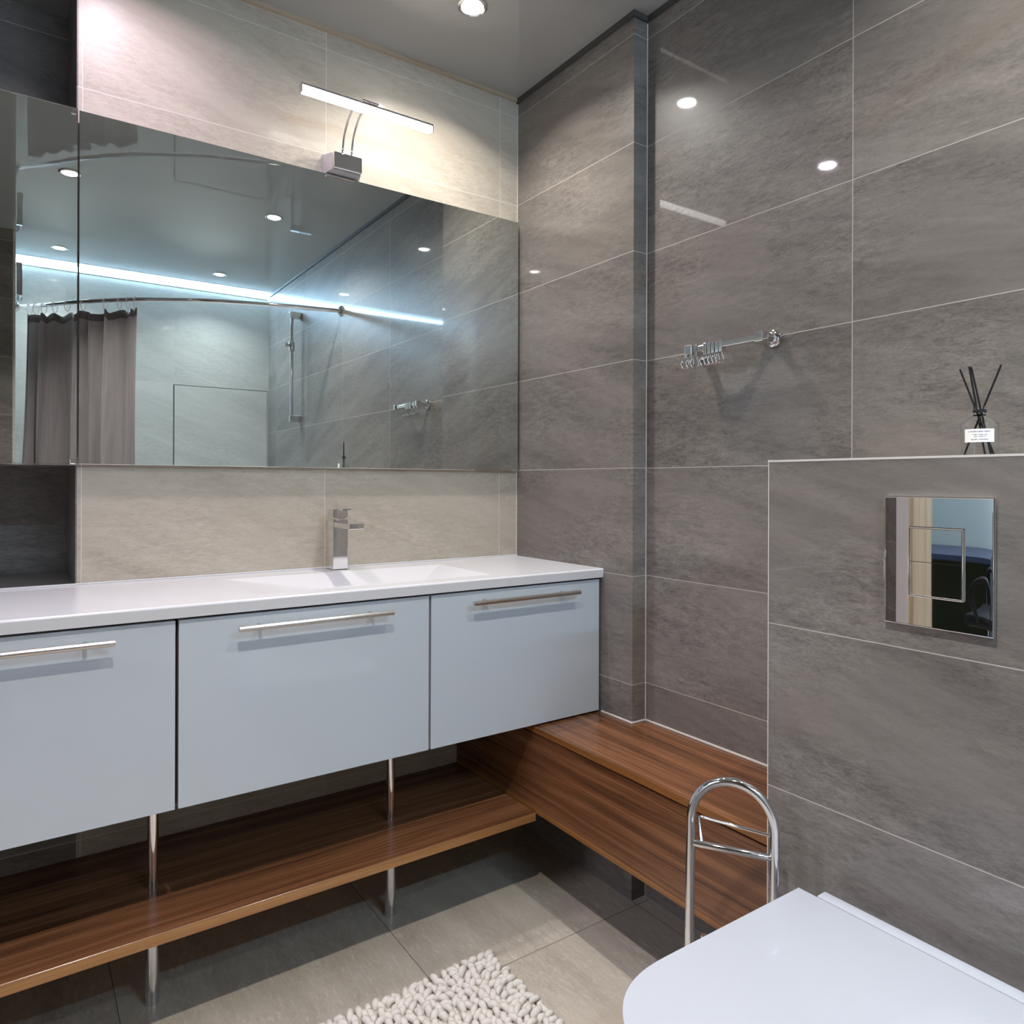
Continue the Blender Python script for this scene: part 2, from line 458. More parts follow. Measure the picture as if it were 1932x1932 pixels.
# ------------------------------------------------------------------ vanity: three cabinet units
CF = 1.565      # front face of the doors
def cabinet(x0, x1, label, legs=()):
    t = thing('vanity_cabinet', label, 'cabinet', (x0, CF, 0.495), 0, 'white glass fronted vanity cabinets')
    W = x1 - x0
    bm = bmesh.new()
    box(bm, 0.0015, W - 0.0015, 0.022, YB - CF - 0.001, 0.003, 0.364)
    obj('carcass', bm, M['carcass'], t)
    d = obj('door', bmof(box, 0.003, W - 0.003, 0.0, 0.019, 0.0, 0.380, 0.0012), M['front'], t)
    cx = W / 2 + (0.004 if x1 > 1.3 else 0)
    hb = bmesh.new()
    tube(hb, [(cx - 0.174, -0.030, 0.354), (cx + 0.174, -0.030, 0.354)], 0.006, 16)
    h = obj('handle', hb, M['steel'], d, True)
    for s in (-1, 1):
        pb = bmesh.new(); lathe(pb, [(0.004, -0.030), (0.004, 0.0)], 12, 'y', (cx + s * 0.127, 0, 0.354))
        p = obj('handle_post', pb, M['steel'], d, True)
    for lx in legs:
        lb = bmesh.new()
        lathe(lb, [(0.0, -0.2425), (0.0112, -0.2425), (0.0112, 0.0), (0.0, 0.0)], 28, 'z', (lx - x0, 0.19, 0.003))
        obj('leg', lb, M['chrome'], t, True)
    return t
cabinet(-0.308, 0.265, 'white glass vanity cabinet at the left frame edge, its handle cut off', (0.249,))
cabinet(0.265, 0.838, 'middle white glass vanity cabinet below the faucet, a chrome leg under its right end', (0.822,))
cabinet(0.838, XP - 0.004, 'right white glass vanity cabinet ending at the dark tiled pier, above the bench')

# one-piece counter with a shallow sloped basin
def counter():
    x0, x1, y0, y1, z0, z1 = -0.308, XP - 0.001, 1.553, YB - 0.0005, 0.881, 0.907
    rx0, rx1, ry0, ry1 = 0.43, 1.05, 1.612, 1.900
    bx0, bx1, by0, by1, bz = 0.690, 0.925, 1.730, 1.782, 0.873
    bm = bmesh.new()
    v = lambda x, y, z: bm.verts.new((x, y, z))
    r = 0.005
    # outer profile rings (front edge rounded)
    O = [v(x0, y0 + r, z1), v(x1, y0 + r, z1), v(x1, y1, z1), v(x0, y1, z1)]
    I = [v(rx0, ry0, z1), v(rx1, ry0, z1), v(rx1, ry1, z1), v(rx0, ry1, z1)]
    B = [v(bx0, by0, bz), v(bx1, by0, bz), v(bx1, by1, bz), v(bx0, by1, bz)]
    for k in range(4):
        j = (k + 1) % 4
        bm.faces.new((O[k], O[j], I[j], I[k])); bm.faces.new((I[k], I[j], B[j], B[k]))
    bm.faces.new(B)
    # rounded front lip
    pr = [O[0]]; pl = [O[1]]; prev = (O[0], O[1])
    for i in range(1, 7):
        a = PI / 2 * i / 6
        A = (v(x0, y0 + r - r * math.sin(a), z1 - r + r * math.cos(a)), v(x1, y0 + r - r * math.sin(a), z1 - r + r * math.cos(a)))
        bm.faces.new((prev[0], A[0], A[1], prev[1])); pr.append(A[0]); pl.append(A[1]); prev = A
    L = (v(x0, y0 + 0.002, z0), v(x1, y0 + 0.002, z0)); bm.faces.new((prev[0], L[0], L[1], prev[1]))
    K = (v(x0, y1, z0), v(x1, y1, z0))
    # the underside carries a trough for the basin
    U = [v(rx0 - 0.01, ry0 - 0.01, z0), v(rx1 + 0.01, ry0 - 0.01, z0), v(rx1 + 0.01, ry1 + 0.01, z0), v(rx0 - 0.01, ry1 + 0.01, z0)]
    D = [v(bx0, by0, bz - 0.006), v(bx1, by0, bz - 0.006), v(bx1, by1, bz - 0.006), v(bx0, by1, bz - 0.006)]
    oo = [L[0], L[1], K[1], K[0]]
    for k in range(4):
        j = (k + 1) % 4
        bm.faces.new((oo[j], oo[k], U[k], U[j])); bm.faces.new((U[j], U[k], D[k], D[j]))
    bm.faces.new(D[::-1])
    bm.faces.new((O[3], O[2], K[1], K[0]))
    bm.faces.new(pr + [L[0], K[0], O[3]]); bm.faces.new((pl + [L[1], K[1], O[2]])[::-1])
    return bm
ct = obj('washbasin_counter', counter(), M['solid']); tag(ct, 'long white one-piece counter with a shallow sloped basin', 'counter')
db = bmesh.new(); lathe(db, [(0.0, 0.003), (0.024, 0.003), (0.031, 0.0015), (0.032, 0.0), (0.0, 0.0)], 32, 'z', (0.76, 1.756, 0.873))
obj('drain', db, M['chrome'], ct, True)
# raised upstand at the back of the counter
obj('upstand', bmof(box, -0.308, XP - 0.001, YB - 0.008, YB - 0.0006, 0.907, 0.911, 0.001), M['solid'], ct)

# faucet
t = thing('basin_faucet', 'square chrome basin faucet standing on the white counter under the mirror', 'faucet', (0.740, 1.930, 0.907))
obj('base_plate', bmof(box, -0.027, 0.027, -0.027, 0.027, 0, 0.004, 0.001), M['chrome'], t)
obj('body', bmof(box, -0.021, 0.021, -0.022, 0.022, 0.004, 0.143, 0.0015), M['chrome'], t)
obj('spout', bmof(box, -0.020, 0.020, -0.137, -0.022, 0.122, 0.136, 0.0015), M['chrome'], t)
hd = obj('handle', bmof(box, -0.021, 0.021, -0.021, 0.024, 0.146, 0.171, 0.0015), M['chrome'], t)
obj('lever', bmof(box, -0.012, 0.012, -0.068, -0.010, 0.169, 0.174, 0.001), M['chrome'], hd)

# ------------------------------------------------------------------ mirrors
YM = 1.975
t = thing('wall_mirror', 'wide frameless mirror on the beige wall above the faucet', 'mirror', (0, YM, 0))
obj('glass', bmof(box, 0.1185, 1.389, 0, 0.005, 1.1945, 2.032, 0.0008, 1), M['mirror'], t)
obj('backing', bmof(box, 0.135, 1.375, 0.0052, 0.0195, 1.215, 2.012), M['mirror_back'], t)
t = thing('niche_mirror', 'narrow mirror panel at the left, hung across the dark niche with metal clips', 'mirror', (0, YM, 0))
obj('glass', bmof(box, -0.34, 0.1155, 0, 0.005, 1.1945, 2.032, 0.0008, 1), M['mirror'], t)
obj('backing', bmof(box, -0.335, 0.110, 0.0052, 0.014, 1.200, 2.026), M['mirror_back'], t)
for a, b_ in ((1.1915, 1.1945), (2.032, 2.034)): obj('edge_trim', bmof(box, -0.34, 0.1155, -0.0012, 0.006, a, b_), M['chrome'], t)
for cz in (1.198, 2.022):
    obj('clip', bmof(box, 0.101, 0.1125, -0.004, 0.0, cz - 0.0035, cz + 0.009, 0.0015), M['chrome'], t)

# mirror lamp
t = thing('mirror_lamp', 'chrome mirror lamp with a glowing bar on two curved arms', 'lamp', (0.797, YB, 2.05))
mb = bmesh.new(); MX = -0.027
ring = lambda y, hx, z0, z1: [mb.verts.new((MX + sx * hx, y, z)) for sx, z in ((-1, z0), (1, z0), (1, z1), (-1, z1))]
rg = [ring(-0.0005, 0.055, -0.017, 0.040), ring(-0.048, 0.042, -0.012, 0.034)]
mb.faces.new(rg[0]); mb.faces.new(rg[1][::-1])
for k in range(4): mb.faces.new((rg[0][k], rg[0][(k + 1) % 4], rg[1][(k + 1) % 4], rg[1][k]))
obj('mount', mb, M['silver'], t)
obj('mount_cap', bmof(box, MX - 0.042, MX + 0.042, -0.060, -0.0485, -0.012, 0.034, 0.004), M['chrome'], t)
for s in (-1, 1):
    ab = bmesh.new()
    ax = MX + 0.002 + s * 0.0135
    tube(ab, catmull([(ax, -0.045, 0.030), (ax, -0.047, 0.055), (ax, -0.060, 0.090), (ax, -0.095, 0.122), (ax, -0.142, 0.140)], 8), 0.0032, 12)
    obj('arm', ab, M['chrome'], t, True)
ch = obj('channel', bmof(box, -0.192, 0.192, -0.156, -0.134, 0.137, 0.143, 0.001), M['chrome'], t)
obj('joint', bmof(box, -0.026, 0.022, -0.158, -0.132, 0.1435, 0.149, 0.001), M['chrome'], ch)
obj('diffuser', bmof(box, -0.190, 0.190, -0.155, -0.135, 0.120, 0.1365, 0.004), M['tube'], t)
for s in (-1, 1):
    obj('end_cap', bmof(box, min(s * 0.1903, s * 0.1935), max(s * 0.1903, s * 0.1935), -0.156, -0.134, 0.119, 0.143, 0.001), M['chrome'], t)

# ------------------------------------------------------------------ ceiling downlights
WARM, VIOLET, COOL = (1.0, 0.965, 0.925), (0.93, 0.79, 1.0), (0.80, 0.91, 1.0)
spots = [(1.02, 1.674, 'downlight above the right end of the counter, visible directly in the ceiling', 0.65, WARM, 135),
         (0.18, 1.674, 'downlight above the left part of the counter, seen as a glint on the beige wall', 0.52, VIOLET, 150),
         (1.035, 0.385, 'downlight reflected near the centre of the mirror, close to the right wall', 0.7, WARM, 132),
         (0.178, 0.400, 'downlight reflected highest at the seam between the two mirrors', 1.15, WARM, 112),
         (1.040, -0.790, 'downlight over the bath, reflected in the wide mirror above the curtain rod', 0.5, COOL, 125),
         (0.190, -0.770, 'downlight over the bath, reflected in the narrow mirror above the curtain', 0.4, COOL, 125)]
def beam(pw, colr, sp=112):
    l = bpy.data.lights.new('downlight_beam', 'AREA')
    l.energy = SPOT_W * pw; l.color = colr
    l.shape = 'DISK'; l.size = 0.056; l.spread = R(sp)
    return l
first = None
for x, y, lb, pw, colr, spread in spots:
    if first is None:
        first = thing('ceiling_downlight', lb, 'downlight', (x, y, ZC), 0, 'ceiling downlights')
        rb = bmesh.new(); lathe(rb, [(0.031, -0.0005), (0.041, -0.0005), (0.041, -0.003), (0.036, -0.006), (0.031, -0.004), (0.031, -0.0005)], 40)
        obj('ring', rb, M['chrome'], first, True)
        lb_ = bmesh.new(); lathe(lb_, [(0.0, -0.0035), (0.029, -0.0030), (0.0305, -0.0008), (0.0, -0.0008)], 32)
        obj('lens', lb_, M['lens'], first, True)
        d = first
    else:
        d = first.copy(); C.objects.link(d); d.location = (x, y, ZC); d['label'] = lb
        for c in list(first.children):
            if c.type != 'MESH': continue
            k = c.copy(); C.objects.link(k); k.parent = d
    so = bpy.data.objects.new('downlight_beam', beam(pw, colr, spread)); C.objects.link(so)
    so.location = (x, y, ZC - 0.0045)

# ------------------------------------------------------------------ walnut bench and shelf
t = thing('wooden_bench', 'floating walnut bench along the dark wall, beside the cistern box', 'bench', (1.163, 0.825, 0.255))
poly = [(0, 0), (XR - 1.163 - 0.0005, 0), (XR - 1.163 - 0.0005, YP - 0.825 - 0.001), (XP - 1.163 - 0.001, YP - 0.825 - 0.001), (XP - 1.163 - 0.001, YB - 0.826), (0, YB - 0.826)]
tb = bmesh.new(); prism(tb, poly, 0.2175, 0.2345, 0.001, 1)
top = obj('top_board', tb, M['wood_y'], t)
obj('edge_band', bmof(box, -0.0012, -0.0002, 0, YB - 0.826, 0.2178, 0.2338), M['edge_y'], top)
fp = obj('front_panel', bmof(box, 0.002, 0.020, 0, YB - 0.826, 0.0, 0.213, 0.0008, 1), M['wood_y'], t)
obj('edge_band', bmof(box, 0.0008, 0.0202, 0, YB - 0.826, -0.001, 0.0105), M['edge_y'], fp)
obj('base_board', bmof(box, 0.021, XP - 1.163 - 0.001, 0, YB - 0.826, 0.002, 0.018), M['carcass'], t)

t = thing('wooden_shelf', 'long low walnut shelf under the vanity, held up by two chrome legs', 'shelf', (-0.45, 1.566, 0.233))
obj('board', bmof(box, 0, 1.163 + 0.45 + 0.001, 0.001, YB - 1.566 - 0.001, 0, 0.022, 0.0008, 1), M['wood_x'], t)
obj('edge_band', bmof(box, 0, 1.163 + 0.45 + 0.001, -0.0006, 0.0008, 0.0004, 0.0214), M['edge_x'], t)
for lx in (0.249, 0.822):
    lb = bmesh.new(); lathe(lb, [(0.0, -0.2325), (0.0145, -0.2325), (0.0143, -0.190), (0.0118, -0.001), (0.0, -0.001)], 28, 'z', (lx + 0.45, 0.189, 0.0))
    obj('leg', lb, M['chrome'], t, True)

# ------------------------------------------------------------------ flush plate on the cistern box
def pillow():
    bm = bmesh.new(); n = 28; hy, hz = 0.0775, 0.0985; fr = []
    for i in range(n + 1):
        row = []
        for j in range(n + 1):
            u = math.sin(PI / 2 * (2 * i / n - 1)); v = math.sin(PI / 2 * (2 * j / n - 1))
            s = 1 - 0.0032 * 0
            dx = -0.0095 + 0.0005 * abs(u) ** 10
            row.append(bm.verts.new((dx, u * hy, v * hz)))
        fr.append(row)
    for i in range(n):
        for j in range(n):
            bm.faces.new((fr[i][j], fr[i + 1][j], fr[i + 1][j + 1], fr[i][j + 1]))
    rim = [fr[i][0] for i in range(n + 1)] + [fr[n][j] for j in range(1, n + 1)] + [fr[i][n] for i in range(n - 1, -1, -1)] + [fr[0][j] for j in range(n - 1, 0, -1)]
    back = [bm.verts.new((0, v.co.y, v.co.z)) for v in rim]
    L = len(rim)
    for k in range(L): bm.faces.new((rim[k], rim[(k + 1) % L], back[(k + 1) % L], back[k]))
    bm.faces.new(back)
    return bm
t = thing('flush_plate', 'mirror-polished square flush plate on the dark tiled cistern box', 'flush plate', (XB, 0.523, 1.035))
obj('plate', pillow(), M['plate'], t, True)
rb = bmesh.new()
pts = [(-0.0085, -0.0775, -0.0985), (-0.0085, 0.0775, -0.0985), (-0.0085, 0.0775, 0.0985), (-0.0085, -0.0775, 0.0985)]
for a, b_ in zip(pts, pts[1:] + pts[:1]): tube(rb, [a, b_], 0.0013, 8)
obj('edge_rim', rb, M['chrome'], t)
bt = obj('button', bmof(box, -0.0125, -0.009, -0.0375, 0.0375, -0.0515, 0.0515, 0.001), M['plate'], t)
fb = bmesh.new()
pts = [(-0.0115, -0.0385, -0.0525), (-0.0115, 0.0385, -0.0525), (-0.0115, 0.0385, 0.0525), (-0.0115, -0.0385, 0.0525)]
for a, b_ in zip(pts, pts[1:] + pts[:1]): tube(fb, [a, b_], 0.0013, 8)
obj('button_rim', fb, M['chrome'], bt)
obj('seam', bmof(box, -0.01255, -0.0124, -0.0372, 0.0372, -0.0004, 0.0004), M['black'], bt)

# ------------------------------------------------------------------ reed diffuser on the box
t = thing('reed_diffuser', 'small clear glass reed diffuser with black reeds on the cistern box ledge', 'reed diffuser', (1.335, 0.545, 1.1978), R(-158))
gb = bmesh.new()
lathe(gb, [(0.0, 0.0), (0.026, 0.0), (0.028, 0.002), (0.028, 0.056), (0.0265, 0.060), (0.0095, 0.071), (0.0085, 0.074), (0.0085, 0.083), (0.0095, 0.084), (0.0095, 0.087),
           (0.0070, 0.087), (0.0070, 0.073), (0.0245, 0.0590), (0.0262, 0.055), (0.0262, 0.005), (0.0250, 0.0035), (0.0, 0.0035)], 36)
obj('bottle', gb, M['glass'], t, True)
cb = bmesh.new(); lathe(cb, [(0.0102, 0.077), (0.0102, 0.0815), (0.0088, 0.0815), (0.0088, 0.077), (0.0102, 0.077)], 24)
obj('collar', cb, M['black'], t, True)
# paper label wrapped on the front of the bottle
me = bpy.data.meshes.new('label'); vs = []; fs = []; uv = []
n = 10
for i in range(n + 1):
    a = R(-46) + R(92) * i / n
    for z in (0.026, 0.048): vs.append((0.0285 * math.cos(a), 0.0285 * math.sin(a), z))
for i in range(n):
    fs.append((2 * i, 2 * i + 2, 2 * i + 3, 2 * i + 1)); uv += [(i / n, 0), ((i + 1) / n, 0), ((i + 1) / n, 1), (i / n, 1)]
me.from_pydata(vs, [], fs); ul = me.uv_layers.new(name='UVMap')
for k, c_ in enumerate(uv): ul.data[k].uv = c_
me.materials.append(M['paper'])
lo = bpy.data.objects.new('label', me); C.objects.link(lo); lo.parent = t
# reeds cross in the neck (local y is the picture's left-right)
for (ty, tz, by) in ((-0.028, 0.152, 0.020), (-0.015, 0.156, 0.008), (-0.012, 0.155, 0.016), (0.030, 0.155, -0.022)):
    rb = bmesh.new(); k = (0.068 - 0.005) / (tz - 0.005)
    b0 = Vector((0.004 if by > 0 else -0.004, by, 0.006)); t0 = Vector((0.0, ty, tz))
    tube(rb, [b0, t0], 0.00155, 8)
    obj('reed', rb, M['reed'], t)

# ------------------------------------------------------------------ hook rail on the recessed wall
t = thing('hook_rail', 'chrome rail with sliding ring hooks on the dark wall above the bench', 'hook rail', (XR, 1.13, 1.488))
obj('bar', bmof(box, -0.0615, -0.0475, -0.110, 0.112, -0.007, 0.007, 0.0015), M['chrome'], t)
for y in (-0.110, 0.098):
    mbm = bmesh.new()
    lathe(mbm, [(0.0, -0.0005), (0.020, -0.0005), (0.020, -0.010), (0.0185, -0.0115), (0.011, -0.0125), (0.011, -0.044), (0.0, -0.044)], 28, 'x', (0, y, 0.002))
    mo = obj('mount', mbm, M['chrome'], t, True)
    obj('end_block', bmof(box, -0.0655, -0.0435, y - 0.011, y + 0.011, -0.011, 0.013, 0.002), M['chrome'], mo)
for y in (0.106, 0.090, 0.076, 0.046, 0.034, 0.022, 0.010, -0.001):
    hk = bmesh.new()
    box(hk, -0.0635, -0.0455, y - 0.0046, y + 0.0046, -0.018, 0.0105, 0.001)
    h = obj('hook', hk, M['chrome'], t)
    rb = bmesh.new()
    tube(rb, [(-0.0545, y, -0.014), (-0.0545, y, -0.022)] + [(-0.0545 - 0.010 + 0.0145 * math.cos(a) + (-0.0), y, -0.034 + 0.0145 * math.sin(a)) for a in [R(45) - R(300) * i / 16 for i in range(17)]], 0.0021, 8)
    obj('ring', rb, M['chrome'], h, True)

# ------------------------------------------------------------------ wall-hung toilet
def dshape(back, front, half, y0, n=40, ex=2.5):
    """plan outline of a seat or lid: straight sides and a rounded front towards -X"""
    cx = front + 0.165
    pts = [(back, y0 - half)]
    for i in range(n + 1):
        a = -PI / 2 - PI * i / n
        ca, sa = math.cos(a), math.sin(a)
        pts.append((cx - (0.165) * abs(ca) ** (2 / ex), y0 + half * math.copysign(abs(sa) ** (2 / ex), sa)))
    pts.append((back, y0 + half))
    return pts
TX, TY = 0.86, 0.523
t = thing('toilet', 'white wall-hung toilet with a closed lid in the lower right corner', 'toilet', (TX, TY, 0))
P = lambda pts: [(x - TX, y - TY) for x, y in pts]
bm = bmesh.new(); prism(bm, P(dshape(1.083, 0.597, 0.193, TY)), 0.456, 0.477, 0.005, 3)
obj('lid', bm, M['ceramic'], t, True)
hb = bmesh.new(); box(hb, 1.0835 - TX, 1.108 - TX, -0.160, 0.160, 0.452, 0.4765, 0.003)
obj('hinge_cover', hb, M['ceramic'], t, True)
bm = bmesh.new(); prism(bm, P(dshape(1.080, 0.602, 0.188, TY)), 0.438, 0.4545, 0.004, 2)
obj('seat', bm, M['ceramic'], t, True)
# bowl: lofted outlines down to a narrow foot, flat against the box
bm = bmesh.new(); rings = []
for z, fr, hf, bk in ((0.4365, 0.606, 0.182, 1.1465), (0.40, 0.606, 0.182, 1.1465), (0.34, 0.625, 0.176, 1.1465), (0.27, 0.68, 0.158, 1.1465), (0.19, 0.77, 0.135, 1.1465), (0.13, 0.86, 0.115, 1.1465), (0.105, 0.90, 0.10, 1.1465)):
    rings.append([bm.verts.new((x - TX, y - TY, z)) for x, y in dshape(bk, fr, hf, TY)])
for A, B in zip(rings, rings[1:]):
    for k in range(len(A)): bm.faces.new((A[k], A[(k + 1) % len(A)], B[(k + 1) % len(B)], B[k]))
bm.faces.new(rings[0]); bm.faces.new(rings[-1][::-1])
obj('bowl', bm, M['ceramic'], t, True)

# ------------------------------------------------------------------ chrome toilet-roll stand
A0, B0 = Vector((1.011, 0.886)), Vector((1.086, 0.763))
mid = (A0 + B0) / 2; dv = B0 - A0; hw = dv.length / 2
t = thing('toilet_roll_stand', 'arched chrome toilet roll stand on the floor between toilet and bench', 'toilet roll stand', (mid.x, mid.y, 0), math.atan2(dv.y, dv.x))
bb = bmesh.new(); lathe(bb, [(0.0, 0.0), (0.088, 0.0), (0.088, 0.008), (0.084, 0.012), (0.0, 0.013)], 48, 'z', (0, -0.005, 0))
obj('base', bb, M['chrome'], t, True)
lean = lambda z: -0.030 + 0.030 * z / 0.55     # legs lean a little towards the bench
ap = [(-hw, lean(0.010), 0.010), (-hw, lean(0.20), 0.20), (-hw, lean(0.40), 0.40)] + [(-hw * math.cos(a), lean(0.545 + 0.0 + hw * math.sin(a)), 0.545 + hw * 1.05 * math.sin(a)) for a in [PI * i / 24 for i in range(25)]] + [(hw, lean(0.40), 0.40), (hw, lean(0.20), 0.20), (hw, lean(0.010), 0.010)]
fb = bmesh.new(); tube(fb, ap, 0.0082, 20)
obj('frame', fb, M['chrome'], t, True)
cb = bmesh.new(); lathe(cb, [(0.0, -hw + 0.005), (0.0058, -hw + 0.005), (0.0062, -hw + 0.012), (0.0062, hw - 0.014), (0.0052, hw - 0.012), (0.0052, hw - 0.005), (0.0, hw - 0.005)], 18, 'x', (0, lean(0.50), 0.502))
obj('roll_bar', cb, M['chrome'], t, True)
wb = bmesh.new(); tube(wb, [(-hw + 0.020, lean(0.5), 0.505), (-hw + 0.014, 0.012, 0.524), (-hw + 0.010, 0.020, 0.540), (-hw + 0.016, 0.020, 0.5415), (hw - 0.004, 0.006, 0.5365)], 0.0030, 10)
obj('paper_flap_wire', wb, M['chrome'], t, True)
pb = bmesh.new(); tube(pb, [(-0.050, 0.012, 0.012), (-0.050, 0.012, 0.330)], 0.0058, 14)
obj('spare_roll_post', pb, M['chrome'], t, True)

# ------------------------------------------------------------------ chunky cotton bath rug
rx0, rx1, ry0, ry1 = 0.340, 0.940, 0.620, 1.455
rug = obj('bath_rug', bmof(box, rx0, rx1, ry0, ry1, 0.0005, 0.008, 0.003), M['rug'])
tag(rug, 'cream chunky loop bath rug on the floor tiles', 'rug')
def strands():
    rnd = random.Random(3); V = []; F = []
    n, L = 7, 5; pitch = 0.0205
    nx = int((rx1 - rx0) / pitch); ny = int((ry1 - ry0) / (pitch * 0.82))
    for i in range(nx + 1):
        for j in range(ny + 1):
            cx = rx0 + 0.003 + (i + rnd.uniform(-.25, .25)) * (rx1 - rx0 - 0.006) / nx
            cy = ry0 + 0.003 + (j + rnd.uniform(-.25, .25)) * (ry1 - ry0 - 0.006) / ny
            edge = j >= ny - 1 or i >= nx - 1
            a = rnd.gauss(R(78), R(38)) if not (i >= nx - 2) else rnd.gauss(R(5), R(22))
            ln = rnd.uniform(0.015, 0.026); rr = rnd.uniform(0.0066, 0.0084); hz = rnd.uniform(0.012, 0.019)
            tilt = rnd.uniform(0.1, 0.75)
            d = Vector((math.cos(a), math.sin(a), 0))
            path = [Vector((cx, cy, 0.004)) + d * (-ln * .45), Vector((cx, cy, hz * .8)) + d * (-ln * .30), Vector((cx, cy, hz)) , Vector((cx, cy, hz * (1 - .25 * tilt))) + d * (ln * .42), Vector((cx, cy, hz * (1 - .75 * tilt))) + d * (ln * .72)]
            rad = [rr * .7, rr, rr * 1.08, rr, rr * .55]
            base = len(V); up = None
            for k, p in enumerate(path):
                tt = (path[min(k + 1, 4)] - path[max(k - 1, 0)]).normalized()
                sd = tt.cross(Vector((0, 0, 1)))
                sd = sd.normalized() if sd.length > 1e-4 else Vector((1, 0, 0))
                uu = sd.cross(tt)
                for m in range(n):
                    c, s = math.cos(2 * PI * m / n), math.sin(2 * PI * m / n)
                    q = p + rad[k] * (c * sd + s * uu); q.z = max(q.z, 0.002)
                    V.append(q[:])
            for k in range(L - 1):
                for m in range(n):
                    m2 = (m + 1) % n
                    F.append((base + k * n + m, base + k * n + m2, base + (k + 1) * n + m2, base + (k + 1) * n + m))
            F.append(tuple(base + (L - 1) * n + m for m in range(n)))
    me = bpy.data.meshes.new('pile'); me.from_pydata(V, [], F); me.materials.append(M['rug'])
    me.polygons.foreach_set('use_smooth', [True] * len(me.polygons))
    return me
po = bpy.data.objects.new('pile', strands()); C.objects.link(po); po.parent = rug; po['kind'] = 'stuff'

# ------------------------------------------------------------------ bath corner behind the camera (seen in the mirrors)
RODZ = 2.085
rod_xy = [(XA + 0.001, -0.700), (0.06, -0.635), (0.17, -0.500), (0.26, -0.385), (0.48, -0.175), (0.66, -0.055), (0.82, 0.035), (1.09, 0.130), (1.335, 0.190), (XR - 0.001, 0.215)]
rod = catmull([(x, y, RODZ) for x, y in rod_xy], 10)
t = thing('curtain_rod', 'curved chrome shower curtain rod crossing the mirror reflection', 'curtain rod')
rb = bmesh.new(); tube(rb, rod, 0.0110, 16); obj('rod', rb, M['chrome'], t, True)
for p, h in ((rod_xy[0], 1), (rod_xy[-1], -1)):
    fb = bmesh.new(); lathe(fb, [(0.0, 0.0), (0.028, 0.0), (0.028, h * 0.006), (0.017, h * 0.014), (0.012, h * 0.02), (0.0, h * 0.02)], 28, 'x', (p[0], p[1], RODZ))
    obj('flange', fb, M['chrome'], t, True)
# curtain, gathered at the left end of the rod
seg = [p for p in rod if 0.035 <= p.x <= 0.50]
acc = [0.0]
for a, b_ in zip(seg, seg[1:]): acc.append(acc[-1] + (b_ - a).length)
def along(s):
    s = max(0, min(1, s)) * acc[-1]
    for k in range(len(seg) - 1):
        if s <= acc[k + 1]:
            f_ = (s - acc[k]) / (acc[k + 1] - acc[k]); break
    p = seg[k].lerp(seg[k + 1], f_); tn = (seg[k + 1] - seg[k]).normalized()
    return p, tn
NU, NV = 180, 44
ztop, zbot = 2.040, 0.585
rings_s = [0.02, 0.08, 0.16, 0.27, 0.40, 0.55, 0.74, 0.86, 0.93, 0.99]
vs = []; fs = []; uvs = []
for j in range(NV + 1):
    v = j / NV
    for i in range(NU + 1):
        u = i / NU
        p, tn = along(u); nm = Vector((-tn.y, tn.x, 0))
        z = zbot + (ztop - zbot) * v
        ph = 2 * PI * (5.2 * u + 0.35 * math.sin(3.1 * u * PI) + 0.10 * (1 - v) * math.sin(9 * u))
        am = 0.020 + 0.016 * (1 - v)
        o = am * math.sin(ph) + 0.35 * am * math.sin(2 * ph + 0.7 + 1.2 * (1 - v)) + 0.006 * math.sin(23 * u + 6 * v)
        # scalloped head between the rings
        dist = min(abs(u - r_) for r_ in rings_s)
        sag = 0.022 * math.sin(PI / 2 * min(1, dist / 0.07)) ** 2 * v ** 6
        q = p + nm * o + tn * (0.014 * math.cos(ph)) - tn * 0.05 * (1 - v) * (1 - u)
        vs.append((q.x, q.y, z - sag))
for j in range(NV):
    for i in range(NU):
        a = j * (NU + 1) + i
        fs.append((a, a + 1, a + NU + 2, a + NU + 1))
        uvs += [(i / NU, j / NV), ((i + 1) / NU, j / NV), ((i + 1) / NU, (j + 1) / NV), (i / NU, (j + 1) / NV)]
me = bpy.data.meshes.new('curtain'); me.from_pydata(vs, [], fs)
ul = me.uv_layers.new(name='UVMap')
for k, c_ in enumerate(uvs): ul.data[k].uv = c_
me.materials.append(M['curtain']); me.polygons.foreach_set('use_smooth', [True] * len(me.polygons))
cu = bpy.data.objects.new('shower_curtain', me); C.objects.link(cu)
tag(cu, 'grey satin shower curtain gathered at the left end of the reflected rod', 'shower curtain')
sm = cu.modifiers.new('thickness', 'SOLIDIFY'); sm.thickness = 0.0016
for s in rings_s:
    p, tn = along(s); nm = Vector((-tn.y, tn.x, 0))
    rb = bmesh.new()
    tube(rb, [Vector((p.x, p.y, RODZ - 0.014)) + 0.0165 * math.cos(a) * nm + Vector((0, 0, 0.030 * math.sin(a))) for a in [2 * PI * i / 22 for i in range(22)]], 0.0016, 8, closed=True)
    obj('curtain_ring', rb, M['white_paint'], cu, True)

# shower rail on the right wall
t = thing('shower_rail', 'chrome shower rail on the dark wall, reflected in the mirror beside the curtain rod', 'shower rail', (XR, -0.47, 1.53))
sb = bmesh.new(); tube(sb, [(-0.055, 0, 0.0), (-0.055, 0, 0.665)], 0.0105, 18); obj('bar', sb, M['chrome'], t, True)
for z in (0.0, 0.640):
    obj('bracket', bmof(box, -0.068, -0.0005, -0.016, 0.016, z - 0.004, z + 0.036, 0.003), M['chrome'], t)
kb = bmesh.new(); lathe(kb, [(0.0, -0.03), (0.017, -0.03), (0.019, -0.02), (0.019, 0.02), (0.017, 0.03), (0.0, 0.03)], 20, 'z', (-0.055, 0, 0.462))
sl = obj('slider', kb, M['chrome'], t, True)
kb = bmesh.new(); tube(kb, [(-0.060, 0, 0.462), (-0.098, 0.0, 0.470)], [0.010, 0.014], 16); obj('handset_holder', kb, M['chrome'], sl, True)

